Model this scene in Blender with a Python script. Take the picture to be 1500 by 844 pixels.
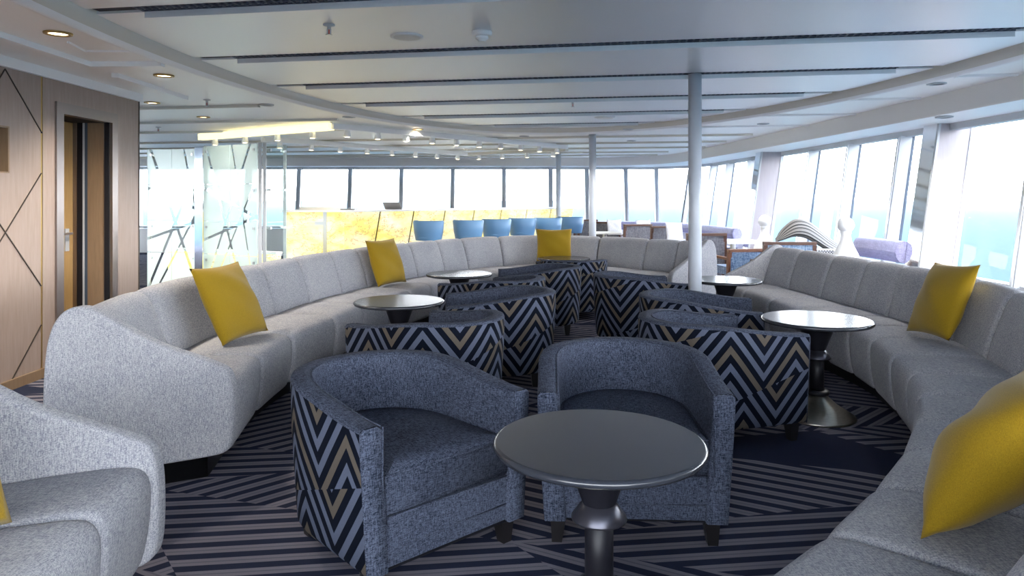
import bpy, bmesh, math, random
from mathutils import Vector, Matrix
random.seed(7)
for o in list(bpy.data.objects): bpy.data.objects.remove(o)
scene = bpy.context.scene
COL = scene.collection

# ------------------------------------------------------------------ camera
H = 1.32; F = 1040.0; CX = 750.0; HY = 290.0
cam = bpy.data.cameras.new('camera'); camo = bpy.data.objects.new('camera', cam); COL.objects.link(camo)
camo.location = (0, 0, H); camo.rotation_euler = (math.pi/2, 0, 0)
cam.sensor_width = 36; cam.lens = 36*F/1500; cam.shift_y = -(422-HY)/1500.0
cam.clip_start = 0.05; cam.clip_end = 20000
scene.camera = camo
# ------------------------------------------------------------------ sky and exposure
scene.view_settings.view_transform = 'Standard'; scene.view_settings.look = 'None'
scene.view_settings.gamma = 1; scene.view_settings.use_curve_mapping = False
scene.view_settings.exposure = 1.38
W = bpy.data.worlds.new('sky'); scene.world = W; W.use_nodes = True
wn = W.node_tree.nodes; wl = W.node_tree.links; wn.clear()
wo = wn.new('ShaderNodeOutputWorld'); wb = wn.new('ShaderNodeBackground')
tc = wn.new('ShaderNodeTexCoord'); sx = wn.new('ShaderNodeSeparateXYZ'); cr = wn.new('ShaderNodeValToRGB')
wl.new(tc.outputs['Generated'], sx.inputs[0]); wl.new(sx.outputs['Z'], cr.inputs[0])
cr.color_ramp.elements[0].position = 0.0; cr.color_ramp.elements[0].color = (0.97, 0.985, 1.0, 1)
cr.color_ramp.elements[1].position = 0.9; cr.color_ramp.elements[1].color = (0.62, 0.78, 1.0, 1)
wl.new(cr.outputs[0], wb.inputs['Color']); wb.inputs['Strength'].default_value = 5.0
wl.new(wb.outputs[0], wo.inputs['Surface'])

# ------------------------------------------------------------------ pixel helpers
def at_z(x, y, z):
    d = F*(H-z)/(y-HY); return ((x-CX)/F*d, d)
def at_d(x, y, d): return Vector(((x-CX)/F*d, d, H-(y-HY)*d/F))

# ------------------------------------------------------------------ materials
MATS = {}
def newmat(name):
    m = bpy.data.materials.new(name); m.use_nodes = True
    nt = m.node_tree; b = nt.nodes['Principled BSDF']; MATS[name] = m
    return m, nt, b
def plain(name, col, rough=0.5, metal=0.0, spec=0.5, emit=None, es=0, coat=0):
    m, nt, b = newmat(name)
    b.inputs['Base Color'].default_value = (*col, 1); b.inputs['Roughness'].default_value = rough
    b.inputs['Metallic'].default_value = metal; b.inputs['Specular IOR Level'].default_value = spec
    b.inputs['Coat Weight'].default_value = coat
    if emit: b.inputs['Emission Color'].default_value = (*emit, 1); b.inputs['Emission Strength'].default_value = es
    return m
class NX:
    """tiny helper to write node maths"""
    def __init__(s, nt): s.nt = nt
    def m(s, op, a, b=None, c=None):
        n = s.nt.nodes.new('ShaderNodeMath'); n.operation = op
        for i, v in enumerate((a, b, c)):
            if v is None: continue
            if isinstance(v, (int, float)): n.inputs[i].default_value = v
            else: s.nt.links.new(v, n.inputs[i])
        return n.outputs[0]
    def mix(s, f, a, b):
        n = s.nt.nodes.new('ShaderNodeMix'); n.data_type = 'RGBA'
        for sock, v in ((n.inputs[0], f), (n.inputs[6], a), (n.inputs[7], b)):
            if isinstance(v, (int, float)): sock.default_value = v
            elif isinstance(v, tuple): sock.default_value = (*v, 1)
            else: s.nt.links.new(v, sock)
        return n.outputs[2]
    def noise(s, vec, scale, detail=2, rough=0.5, out=0):
        n = s.nt.nodes.new('ShaderNodeTexNoise'); n.inputs['Scale'].default_value = scale
        n.inputs['Detail'].default_value = detail; n.inputs['Roughness'].default_value = rough
        if vec is not None: s.nt.links.new(vec, n.inputs['Vector'])
        return n.outputs[out]
    def mapping(s, vec, scale=(1,1,1), rot=(0,0,0)):
        n = s.nt.nodes.new('ShaderNodeMapping'); n.inputs['Scale'].default_value = scale
        n.inputs['Rotation'].default_value = rot; s.nt.links.new(vec, n.inputs['Vector']); return n.outputs[0]
    def coord(s, which='Object'):
        return s.nt.nodes.new('ShaderNodeTexCoord').outputs[which]
    def sep(s, vec):
        n = s.nt.nodes.new('ShaderNodeSeparateXYZ'); s.nt.links.new(vec, n.inputs[0]); return n.outputs
    def bump(s, h, strength, dist, bsdf):
        n = s.nt.nodes.new('ShaderNodeBump'); n.inputs['Strength'].default_value = strength
        n.inputs['Distance'].default_value = dist; s.nt.links.new(h, n.inputs['Height'])
        s.nt.links.new(n.outputs[0], bsdf.inputs['Normal'])
def weave(name, dark, light, k=90, rough=0.95, bump=0.35, sheen=0.2, lo=0.40, hi=0.60):
    m, nt, b = newmat(name); x = NX(nt); co = x.coord()
    n1 = x.noise(x.mapping(co, (k, k, k*0.15)), 3.0, 2); n2 = x.noise(x.mapping(co, (k*0.15, k, k)), 3.0, 2); n4 = x.noise(x.mapping(co, (k, k*0.15, k)), 3.0, 2)
    n3 = x.noise(co, 3.0, 3)
    s = x.m('MULTIPLY', x.m('ADD', x.m('ADD', n1, n2), n4), 0.3333); s = x.m('ADD', s, x.m('MULTIPLY', x.m('SUBTRACT', n3, 0.5), 0.12))
    mr = nt.nodes.new('ShaderNodeMapRange'); mr.inputs[1].default_value = lo; mr.inputs[2].default_value = hi
    nt.links.new(s, mr.inputs[0])
    nt.links.new(x.mix(mr.outputs[0], dark, light), b.inputs['Base Color'])
    b.inputs['Roughness'].default_value = rough; b.inputs['Specular IOR Level'].default_value = 0.15
    b.inputs['Sheen Weight'].default_value = sheen
    x.bump(s, bump, 0.004, b); return m
weave('sofa', (0.18, 0.185, 0.225), (0.45, 0.445, 0.45), 110, sheen=0.05)
weave('tweed', (0.006, 0.010, 0.022), (0.088, 0.102, 0.145), 115, sheen=0.0)
weave('bluewoven', (0.06, 0.12, 0.24), (0.35, 0.45, 0.6), 40)
weave('greywoven', (0.09, 0.09, 0.11), (0.22, 0.22, 0.25), 40)
weave('lavender', (0.30, 0.29, 0.48), (0.46, 0.45, 0.66), 30, rough=0.6)
weave('velvet', (0.21, 0.128, 0.005), (0.31, 0.195, 0.008), 260, rough=0.8, bump=0.1, sheen=0.12)
weave('whitecloth', (0.7, 0.7, 0.76), (0.9, 0.9, 0.95), 40)
def wood(name, a, bcol, sc=6, rough=0.45):
    m, nt, b = newmat(name); x = NX(nt); co = x.coord()
    n = x.noise(x.mapping(co, (sc*4, sc*4, sc*0.35)), 2.0, 4); n2 = x.noise(x.mapping(co, (sc*14, sc*14, sc*0.7)), 2.0, 2)
    s = x.m('ADD', x.m('MULTIPLY', n, 0.6), x.m('MULTIPLY', n2, 0.4))
    nt.links.new(x.mix(s, a, bcol), b.inputs['Base Color']); b.inputs['Roughness'].default_value = rough; return m
wood('panelwood', (0.22, 0.155, 0.125), (0.41, 0.325, 0.285), 5, 0.42)
wood('oak', (0.30, 0.17, 0.06), (0.55, 0.36, 0.15), 8)
wood('revealwood', (0.16, 0.10, 0.055), (0.30, 0.20, 0.12), 8)
wood('darkwood', (0.05, 0.02, 0.012), (0.13, 0.055, 0.035), 8)
wood('redwood', (0.16, 0.06, 0.03), (0.30, 0.13, 0.07), 8)
wood('pillarwood', (0.32, 0.28, 0.30), (0.44, 0.39, 0.41), 4, 0.5)
plain('ceilwhite', (0.88, 0.89, 0.91), 0.40, 0.55)
plain('lowceil', (0.91, 0.90, 0.88), 0.42, 0.3)
plain('cream', (0.66, 0.63, 0.56), 0.5)
plain('bulkhead', (0.78, 0.76, 0.73), 0.6)
plain('white', (0.88, 0.88, 0.88), 0.4)
plain('whiteframe', (0.50, 0.515, 0.54), 0.4)
plain('steel', (0.55, 0.56, 0.58), 0.28, 1.0)
plain('darksteel', (0.05, 0.05, 0.065), 0.28, 0.6)
plain('doorframe', (0.30, 0.26, 0.24), 0.3, 1.0)
plain('mirror', (0.85, 0.87, 0.9), 0.06, 1.0)
plain('bluegrey', (0.045, 0.07, 0.11), 0.5)
plain('slotdark', (0.015, 0.018, 0.03), 0.7)
plain('grille', (0.10, 0.12, 0.17), 0.5, 0.5)
plain('black', (0.008, 0.008, 0.012), 0.45, spec=0.3)
plain('legdark', (0.010, 0.009, 0.010), 0.35)
plain('brass', (0.45, 0.31, 0.12), 0.35, 1.0)
plain('inlay', (0.03, 0.022, 0.015), 0.5)
plain('columnpaint', (0.55, 0.59, 0.66), 0.3)
plain('tabletop', (0.026, 0.029, 0.038), 0.2, spec=0.6)
plain('bluestool', (0.10, 0.225, 0.42), 0.38)
plain('bluedark', (0.05, 0.16, 0.32), 0.4)
plain('laptop', (0.10, 0.10, 0.11), 0.4)
plain('lampwhite', (0.92, 0.92, 0.92), 0.35)
plain('warmlamp', (1, 0.9, 0.7), 0.5, emit=(1.0, 0.83, 0.5), es=3.0)
plain('darklens', (0.12, 0.11, 0.10), 0.3)
plain('beamglow', (0.9, 0.8, 0.4), 0.5, emit=(1.0, 0.86, 0.45), es=0.6)  # warm light reflected on the beam, put into its colour and emission
plain('red', (0.5, 0.02, 0.01), 0.4)
plain('seatwhite', (0.75, 0.75, 0.76), 0.6)
# base steel, brushed
m, nt, b = newmat('brushed'); x = NX(nt); n = x.noise(x.mapping(x.coord(), (6, 6, 90)), 4, 2)
nt.links.new(x.mix(n, (0.34, 0.31, 0.25), (0.62, 0.58, 0.5)), b.inputs['Base Color']); b.inputs['Metallic'].default_value = 1; b.inputs['Roughness'].default_value = 0.3
# clear window glass
def glassmat(name, tint, refl):
    m = bpy.data.materials.new(name); m.use_nodes = True; nt = m.node_tree; nt.nodes.clear(); MATS[name] = m
    o = nt.nodes.new('ShaderNodeOutputMaterial'); t = nt.nodes.new('ShaderNodeBsdfTransparent'); g = nt.nodes.new('ShaderNodeBsdfGlossy')
    t.inputs[0].default_value = (*tint, 1); g.inputs['Roughness'].default_value = 0.02; g.inputs[0].default_value = (1, 1, 1, 1)
    f = nt.nodes.new('ShaderNodeFresnel'); f.inputs[0].default_value = 1.35; mx = nt.nodes.new('ShaderNodeMixShader')
    mm = nt.nodes.new('ShaderNodeMath'); mm.operation = 'MULTIPLY'; mm.inputs[1].default_value = refl
    nt.links.new(f.outputs[0], mm.inputs[0]); ge = nt.nodes.new('ShaderNodeNewGeometry'); m3 = nt.nodes.new('ShaderNodeMath'); m3.operation = 'MULTIPLY'; m4 = nt.nodes.new('ShaderNodeMath'); m4.operation = 'SUBTRACT'; m4.inputs[0].default_value = 1.0
    nt.links.new(ge.outputs['Backfacing'], m4.inputs[1]); nt.links.new(mm.outputs[0], m3.inputs[0]); nt.links.new(m4.outputs[0], m3.inputs[1]); nt.links.new(m3.outputs[0], mx.inputs[0])
    nt.links.new(t.outputs[0], mx.inputs[1]); nt.links.new(g.outputs[0], mx.inputs[2]); nt.links.new(mx.outputs[0], o.inputs[0])
    return m
glassmat('glass', (0.985, 0.99, 0.995), 0.5)
glassmat('clearpane', (0.93, 0.97, 0.96), 1.0)
# etched glass: frosted with clear diagonal bands
m = bpy.data.materials.new('etched'); m.use_nodes = True; nt = m.node_tree; nt.nodes.clear(); MATS['etched'] = m; x = NX(nt)
o = nt.nodes.new('ShaderNodeOutputMaterial'); t = nt.nodes.new('ShaderNodeBsdfTransparent'); t.inputs[0].default_value = (0.94, 0.98, 0.97, 1)
tr = nt.nodes.new('ShaderNodeBsdfTranslucent'); tr.inputs[0].default_value = (0.80, 0.90, 0.90, 1)
df = nt.nodes.new('ShaderNodeBsdfGlossy'); df.inputs[0].default_value = (0.9, 0.97, 0.97, 1); df.inputs['Roughness'].default_value = 0.35
uv = nt.nodes.new('ShaderNodeUVMap').outputs[0]; s = x.sep(uv)
def band(a, b_, c, w):
    return x.m('LESS_THAN', x.m('ABSOLUTE', x.m('SUBTRACT', x.m('ADD', x.m('MULTIPLY', s[0], a), x.m('MULTIPLY', s[1], b_)), c)), w)
clear = band(0.93, 0.36, 0.75, 0.022)
for args in ((0.9, -0.42, -0.05, 0.02), (0.35, 0.93, 1.35, 0.02), (-0.3, 0.95, 0.75, 0.018), (0.97, 0.22, 0.95, 0.015), (0.85, -0.5, 0.05, 0.015)):
    clear = x.m('MAXIMUM', clear, band(*args))
m1 = nt.nodes.new('ShaderNodeMixShader'); m1.inputs[0].default_value = 0.3; nt.links.new(tr.outputs[0], m1.inputs[1]); nt.links.new(df.outputs[0], m1.inputs[2])
m0 = nt.nodes.new('ShaderNodeMixShader'); m0.inputs[0].default_value = 0.8; nt.links.new(t.outputs[0], m0.inputs[1]); nt.links.new(m1.outputs[0], m0.inputs[2])
m2 = nt.nodes.new('ShaderNodeMixShader'); nt.links.new(clear, m2.inputs[0]); nt.links.new(m0.outputs[0], m2.inputs[1]); nt.links.new(t.outputs[0], m2.inputs[2])
nt.links.new(m2.outputs[0], o.inputs[0])
# backlit onyx
m, nt, b = newmat('onyx'); x = NX(nt); co = x.coord()
n1 = x.noise(x.mapping(co, (1.2, 1.2, 2.2), (0, 0.6, 0.5)), 1.6, 5, 0.6); n2 = x.noise(x.mapping(co, (1, 1, 1.6), (0.4, 0.5, 0)), 2.6, 6, 0.65)
vein = x.m('LESS_THAN', x.m('ABSOLUTE', x.m('SUBTRACT', n2, 0.5)), 0.011)
c = x.mix(x.m('MULTIPLY', x.m('SUBTRACT', n1, 0.36), 3.2), (0.82, 0.68, 0.20), (0.90, 0.86, 0.62)); c = x.mix(x.m('MULTIPLY', vein, 0.55), c, (0.42, 0.24, 0.08))
nt.links.new(c, b.inputs['Base Color']); nt.links.new(c, b.inputs['Emission Color']); b.inputs['Emission Strength'].default_value = 0.28; b.inputs['Roughness'].default_value = 0.2
# zigzag chair fabric (uv in metres)
m, nt, b = newmat('zigzag'); x = NX(nt); s = x.sep(nt.nodes.new('ShaderNodeUVMap').outputs[0])
row = x.m('FLOOR', x.m('DIVIDE', x.m('ADD', s[1], x.m('MULTIPLY', s[0], 0.32)), 0.40))
u = x.m('ADD', s[0], x.m('MULTIPLY', row, 0.115))
tri = x.m('MULTIPLY', x.m('ABSOLUTE', x.m('SUBTRACT', x.m('FRACT', x.m('DIVIDE', u, 0.40)), 0.5)), 0.40*1.25)
sgn = x.m('SUBTRACT', x.m('MULTIPLY', x.m('MODULO', x.m('ABSOLUTE', row), 2.0), 2.0), 1.0)
q = x.m('DIVIDE', x.m('ADD', s[1], x.m('MULTIPLY', tri, sgn)), 0.092)
fr = x.m('FRACT', q); idx = x.m('MODULO', x.m('ABSOLUTE', x.m('FLOOR', q)), 3.0)
c = x.mix(x.m('GREATER_THAN', idx, 1.5), (0.105, 0.122, 0.175), (0.115, 0.097, 0.078))
c = x.mix(x.m('LESS_THAN', fr, 0.52), c, (0.003, 0.005, 0.012))
nz = x.noise(x.coord(), 260, 2)
c = x.mix(x.m('MULTIPLY', nz, 0.3), c, (0.008, 0.009, 0.014))
nt.links.new(c, b.inputs['Base Color']); b.inputs['Roughness'].default_value = 0.9; b.inputs['Specular IOR Level'].default_value = 0.08
# carpet: striped wedges and dark wedges
m, nt, b = newmat('carpet'); x = NX(nt); s = x.sep(x.coord('Object'))
px = x.m('ADD', s[0], 0.55); py = x.m('ADD', s[1], 0.15)
a = x.m('DIVIDE', x.m('ADD', px, x.m('MULTIPLY', py, 0.75)), 1.35); bb = x.m('DIVIDE', x.m('SUBTRACT', py, x.m('MULTIPLY', px, 0.22)), 0.92)
fa = x.m('FLOOR', a); fb = x.m('FLOOR', bb)
half = x.m('GREATER_THAN', x.m('ADD', x.m('FRACT', a), x.m('FRACT', bb)), 1.0)
cid = x.m('ADD', x.m('ADD', x.m('MULTIPLY', fa, 7.31), x.m('MULTIPLY', fb, 13.17)), x.m('MULTIPLY', half, 3.77))
wn_ = nt.nodes.new('ShaderNodeTexWhiteNoise'); wn_.noise_dimensions = '1D'; nt.links.new(cid, wn_.inputs['W']); r = wn_.outputs['Value']
ang = x.m('MULTIPLY', x.m('SUBTRACT', x.m('FLOOR', x.m('MULTIPLY', r, 3.0)), 1.0), 0.62)
ang = x.m('ADD', ang, -0.12)
st = x.m('ADD', x.m('MULTIPLY', px, x.m('SINE', ang)), x.m('MULTIPLY', py, x.m('COSINE', ang)))
q = x.m('FRACT', x.m('DIVIDE', st, 0.088))
line = x.m('LESS_THAN', x.m('ABSOLUTE', x.m('SUBTRACT', q, 0.5)), 0.27)
thin = x.m('LESS_THAN', x.m('ABSOLUTE', x.m('SUBTRACT', q, 0.5)), 0.05)
lt = x.mix(x.m('MULTIPLY', thin, 0.5), (0.225, 0.208, 0.235), (0.09, 0.088, 0.115))
dk = x.m('GREATER_THAN', x.m('FRACT', x.m('MULTIPLY', r, 17.3)), 0.89)
ln = x.m('MULTIPLY', line, x.m('SUBTRACT', 1.0, dk))
c = x.mix(ln, (0.022, 0.026, 0.050), lt)
nz = x.noise(x.coord('Object'), 320, 2)
c = x.mix(x.m('MULTIPLY', nz, 0.4), c, (0.03, 0.035, 0.06))
nt.links.new(c, b.inputs['Base Color']); b.inputs['Roughness'].default_value = 1.0; b.inputs['Specular IOR Level'].default_value = 0.05
x.bump(x.m('ADD', nz, x.m('MULTIPLY', ln, 0.6)), 0.5, 0.006, b)
# striped lounger cloth
m, nt, b = newmat('stripes'); x = NX(nt); s = x.sep(nt.nodes.new('ShaderNodeUVMap').outputs[0])
n = x.noise(None, 5, 1); q = x.m('FRACT', x.m('MULTIPLY', s[1], 5.0)); q2 = x.m('FRACT', x.m('MULTIPLY', s[1], 12.0))
c = x.mix(x.m('LESS_THAN', q, 0.42), (0.26, 0.245, 0.235), (0.012, 0.012, 0.013)); c = x.mix(x.m('LESS_THAN', q2, 0.3), c, (0.09, 0.085, 0.085))
nt.links.new(c, b.inputs['Base Color']); b.inputs['Roughness'].default_value = 0.8
m, nt, b = newmat('check'); x = NX(nt); ck = nt.nodes.new('ShaderNodeTexChecker'); ck.inputs['Scale'].default_value = 60
nt.links.new(x.coord(), ck.inputs[0]); ck.inputs[1].default_value = (0.8, 0.8, 0.8, 1); ck.inputs[2].default_value = (0.05, 0.05, 0.05, 1); nt.links.new(ck.outputs[0], b.inputs['Base Color'])
# sea, and the haze lying over it as a real scattering volume
m, nt, b = newmat('sea'); x = NX(nt); b.inputs['Base Color'].default_value = (0.055, 0.080, 0.090, 1); b.inputs['Roughness'].default_value = 1.0; b.inputs['Specular IOR Level'].default_value = 0.0
x.bump(x.noise(x.coord('Object'), 0.25, 4), 0.4, 1.0, b)
m = bpy.data.materials.new('haze'); m.use_nodes = True; nt = m.node_tree; nt.nodes.clear(); MATS['haze'] = m
o = nt.nodes.new('ShaderNodeOutputMaterial'); vs = nt.nodes.new('ShaderNodeVolumeScatter'); vs.inputs['Color'].default_value = (1, 1, 1, 1); vs.inputs['Density'].default_value = 0.00009
nt.links.new(vs.outputs[0], o.inputs['Volume'])

# ------------------------------------------------------------------ mesh helpers
def link(name, me, mat, parent=None, smooth=True):
    if isinstance(mat, str): mat = [mat]
    for k in mat: me.materials.append(MATS[k])
    if smooth:
        for p in me.polygons: p.use_smooth = len(p.vertices) <= 8
    o = bpy.data.objects.new(name, me); COL.objects.link(o)
    if parent: o.parent = parent
    return o
def mesh(name, v, f, mat, parent=None, smooth=False, uv=None):
    me = bpy.data.meshes.new(name); me.from_pydata([tuple(p) for p in v], [], f); me.update()
    bm = bmesh.new(); bm.from_mesh(me); bmesh.ops.recalc_face_normals(bm, faces=bm.faces); bm.to_mesh(me); bm.free()
    if uv:
        ul = me.uv_layers.new(name='UVMap')
        for lp in me.loops: ul.data[lp.index].uv = uv[lp.vertex_index]
    return link(name, me, mat, parent, smooth)
def thing(name, label, cat, loc=(0,0,0), rz=0, group=None):
    o = bpy.data.objects.new(name, None); COL.objects.link(o); o.location = loc; o.rotation_euler = (0, 0, rz)
    o.empty_display_size = 0.1
    return tag(o, label, cat, group)
def tag(o, label, cat, group=None, kind=None):
    o['label'] = label; o['category'] = cat
    if group: o['group'] = group
    if kind: o['kind'] = kind
    return o
def struct(o, label, cat): return tag(o, label, cat, kind='structure')
class MB:
    def __init__(s): s.v = []; s.f = []
    def add(s, v, f):
        k = len(s.v); s.v += [tuple(p) for p in v]; s.f += [tuple(i+k for i in q) for q in f]; return s
    def box(s, a, b, M=None):
        x0, y0, z0 = a; x1, y1, z1 = b
        v = [Vector(p) for p in ((x0,y0,z0),(x1,y0,z0),(x1,y1,z0),(x0,y1,z0),(x0,y0,z1),(x1,y0,z1),(x1,y1,z1),(x0,y1,z1))]
        if M: v = [M @ p for p in v]
        return s.add(v, [(0,3,2,1),(4,5,6,7),(0,1,5,4),(1,2,6,5),(2,3,7,6),(3,0,4,7)])
    def bar(s, p, q, w, h, up=(0,0,1)):
        """rectangular bar from p to q"""
        p, q = Vector(p), Vector(q); d = (q-p).normalized(); up = Vector(up)
        sd = d.cross(up)
        if sd.length < 1e-4: sd = d.cross(Vector((0,1,0)))
        sd.normalize(); u = sd.cross(d).normalized()
        v = [e + sd*a*w/2 + u*b*h/2 for e in (p, q) for a, b in ((-1,-1),(1,-1),(1,1),(-1,1))]
        return s.add(v, [(0,1,2,3),(7,6,5,4),(0,4,5,1),(1,5,6,2),(2,6,7,3),(3,7,4,0)])
    def lathe(s, prof, n=24, c=(0,0,0), cap=True):
        v = []; f = []
        for r, z in prof:
            for i in range(n):
                a = 2*math.pi*i/n; v.append((c[0]+r*math.cos(a), c[1]+r*math.sin(a), c[2]+z))
        for j in range(len(prof)-1):
            for i in range(n): f.append((j*n+i, j*n+(i+1)%n, (j+1)*n+(i+1)%n, (j+1)*n+i))
        if cap: f.append(tuple(range(n))); f.append(tuple((len(prof)-1)*n+i for i in range(n)))
        return s.add(v, f)
    def tube(s, pts, r, n=6, closed=False):
        pts = [Vector(p) for p in pts]; v = []; f = []; L = len(pts)
        for i, p in enumerate(pts):
            t = (pts[(i+1) % L]-pts[i-1]) if closed else (pts[min(i+1, L-1)]-pts[max(i-1, 0)])
            t.normalize(); a = t.cross(Vector((0,0,1)))
            if a.length < 1e-3: a = Vector((1,0,0))
            a.normalize(); b = a.cross(t)
            for k in range(n): v.append(p + a*r*math.cos(2*math.pi*k/n) + b*r*math.sin(2*math.pi*k/n))
        for i in range(L if closed else L-1):
            for k in range(n): f.append((i*n+k, i*n+(k+1)%n, ((i+1)%L)*n+(k+1)%n, ((i+1)%L)*n+k))
        if not closed: f.append(tuple(range(n))); f.append(tuple((L-1)*n+k for k in range(n)))
        return s.add(v, f)
    def sheet(s, rows):
        n = len(rows[0]); v = [p for r in rows for p in r]
        f = [(i*n+j, i*n+j+1, (i+1)*n+j+1, (i+1)*n+j) for i in range(len(rows)-1) for j in range(n-1)]
        return s.add(v, f)
    def build(s, name, mat, parent=None, smooth=False): return mesh(name, s.v, s.f, mat, parent, smooth)
def copy_tree(o, parent=None):
    c = o.copy(); COL.objects.link(c); c.parent = parent
    for ch in o.children: copy_tree(ch, c)
    return c
def catmull(P, n):
    """dense samples along P, n per segment"""
    P = [Vector(p) for p in P]; out = []
    for i in range(len(P)-1):
        p0 = P[i-1] if i else P[i]*2-P[i+1]; p1 = P[i]; p2 = P[i+1]; p3 = P[i+2] if i+2 < len(P) else P[i+1]*2-P[i]
        for k in range(n):
            t = k/n
            out.append(0.5*((2*p1)+(p2-p0)*t+(2*p0-5*p1+4*p2-p3)*t*t+(3*p1-p0-3*p2+p3)*t**3))
    out.append(P[-1]); return out
def smooth_loop(pts, it=1):
    for _ in range(it):
        q = []
        for i in range(len(pts)):
            a, b = Vector(pts[i]), Vector(pts[(i+1) % len(pts)]); q += [a*0.75+b*0.25, a*0.25+b*0.75]
        pts = q
    return pts
def inset_loop(pts, d):
    """2d closed loop, counter-clockwise, moved inwards"""
    out = []; n = len(pts)
    for i in range(n):
        t = (Vector(pts[(i+1) % n])-Vector(pts[i-1])).normalized()
        out.append(Vector(pts[i]) + Vector((-t.y, t.x))*d)
    return out

# ------------------------------------------------------------------ floor, sea
o = MB().box((-9.4, -1.6, -0.1), (4.7, 17.9, 0.0)).build('floor', 'carpet'); struct(o, 'navy carpet printed with grey stripes in angled wedges', 'floor')
R_ = 6000
o = MB().lathe([(R_, -22.2), (R_, -22.0)], 64).build('sea', 'sea'); tag(o, 'pale hazy blue sea outside the windows', 'sea', kind='stuff')
o = MB().lathe([(60, -21.9), (5900, -21.9), (5900, 70), (60, 70), (60, -21.9)], 48, cap=False).build('sea_haze', 'haze'); tag(o, 'white haze hanging over the sea', 'haze', kind='stuff')

# ------------------------------------------------------------------ ceiling
ZR, ZL = 2.35, 2.28
ceiling = bpy.data.objects.new('ceiling', None); COL.objects.link(ceiling); struct(ceiling, 'white ceiling with an oval raft of long panels and dark slots', 'ceiling')
OC = (0.52, 4.6); ORX, ORY = 2.88, 5.9; NO = 96
oval = [Vector((OC[0]+ORX*math.cos(2*math.pi*i/NO), OC[1]+ORY*math.sin(2*math.pi*i/NO))) for i in range(NO)]
def clip(poly, fn):
    out = []
    for i in range(len(poly)):
        a, b = poly[i], poly[(i+1) % len(poly)]; fa, fb = fn(a), fn(b)
        if fa >= 0: out.append(a)
        if (fa >= 0) != (fb >= 0): out.append(a + (b-a)*(fa/(fa-fb)))
    return out
SK = 0.1705
slots = [-1.65, -0.35, 0.95, 2.23, 3.53, 4.86, 6.15, 7.45, 8.73, 9.98]
edges = [-4] + slots + [14]
sd = lambda p: p.y + SK*(p.x)
for i in range(len(edges)-1):
    lo, hi = edges[i]+0.055, edges[i+1]-0.055
    poly = clip(clip(oval, lambda p: sd(p)-lo), lambda p: hi-sd(p))
    if len(poly) < 3: continue
    n = len(poly)
    v = [(p.x, p.y, ZR) for p in poly] + [(p.x, p.y, ZR+0.05) for p in poly]
    f = [tuple(range(n)), tuple(range(n, 2*n))] + [(k, (k+1) % n, n+(k+1) % n, n+k) for k in range(n)]
    mesh('ceiling_panel', v, f, 'ceilwhite', ceiling)
mesh('raft_backing', [(p.x, p.y, ZR+0.14) for p in oval], [tuple(range(NO))], 'slotdark', ceiling)
for s0 in slots:
    # ends of the slot on the oval
    pts = []
    for i in range(NO):
        a, b = oval[i], oval[(i+1) % NO]; fa, fb = sd(a)-s0, sd(b)-s0
        if fa*fb < 0: pts.append(a+(b-a)*(fa/(fa-fb)))
    if len(pts) < 2: continue
    pts.sort(key=lambda p: p.x); a, b = pts[0], pts[-1]; d = (b-a).normalized(); nn = Vector((-d.y, d.x))
    g = MB()
    L = (b-a).length; k = int(L/0.05)
    for j in range(k):
        p = a + d*(0.3+(L-0.6)*j/k)-nn*0.055; q = p+nn*0.11
        g.bar((p.x, p.y, ZR+0.006), (q.x, q.y, ZR+0.006), 0.014, 0.008)
    for e in (-0.05, 0.0, 0.05):
        p = a+d*0.3+nn*e; q = b-d*0.3+nn*e
        g.bar((p.x, p.y, ZR+0.006), (q.x, q.y, ZR+0.006), 0.01, 0.008)
    g.build('slot_grille', 'grille', ceiling)
    p = a+d*0.02; q = b-d*0.02
    MB().bar((p.x, p.y, ZR+0.03), (q.x, q.y, ZR+0.03), 0.108, 0.03).build('slot_back', 'slotdark', ceiling)
    p = a+d*0.3+nn*0.062; q = b-d*0.3+nn*0.062
    MB().bar((p.x, p.y, ZR-0.008), (q.x, q.y, ZR-0.008), 0.014, 0.05).build('slot_lip', 'ceilwhite', ceiling)
# fascia round the raft
prof = [(-0.015, ZR+0.10), (-0.012, ZR-0.005), (0.01, ZR-0.035), (0.045, ZR-0.062), (0.075, ZR-0.082), (0.095, ZR-0.088), (0.115, ZR-0.082), (0.125, ZL+0.01)]
rows = []
for i in range(NO+1):
    a = 2*math.pi*i/NO; nn = Vector((math.cos(a)/ORX, math.sin(a)/ORY)).normalized(); p = oval[i % NO]
    rows.append([(p.x+nn.x*u, p.y+nn.y*u, z) for u, z in prof])
mb = MB().sheet(rows); o = mb.build('raft_fascia', ['cream', 'white'], ceiling, True)
for p in o.data.polygons:
    if sum(o.data.vertices[i].co.z for i in p.vertices)/4 < ZR-0.07: p.material_index = 1
# lower ceiling plate with oval hole
XL, XR, Y0, Y1 = -9.4, 4.0, -1.6, 17.1
def ray_rect(c, dx, dy):
    t = 1e9
    if dx > 0: t = min(t, (XR-c[0])/dx)
    if dx < 0: t = min(t, (XL-c[0])/dx)
    if dy > 0: t = min(t, (Y1-c[1])/dy)
    if dy < 0: t = min(t, (Y0-c[1])/dy)
    return (c[0]+dx*t, c[1]+dy*t)
angs = sorted([2*math.pi*i/NO for i in range(NO)] )
inner = []; outer = []
for i in range(NO):
    a = 2*math.pi*i/NO; nn = Vector((math.cos(a)/ORX, math.sin(a)/ORY)).normalized(); p = oval[i]+nn*0.11
    inner.append(p); outer.append(ray_rect(OC, p.x-OC[0], p.y-OC[1]))
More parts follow.
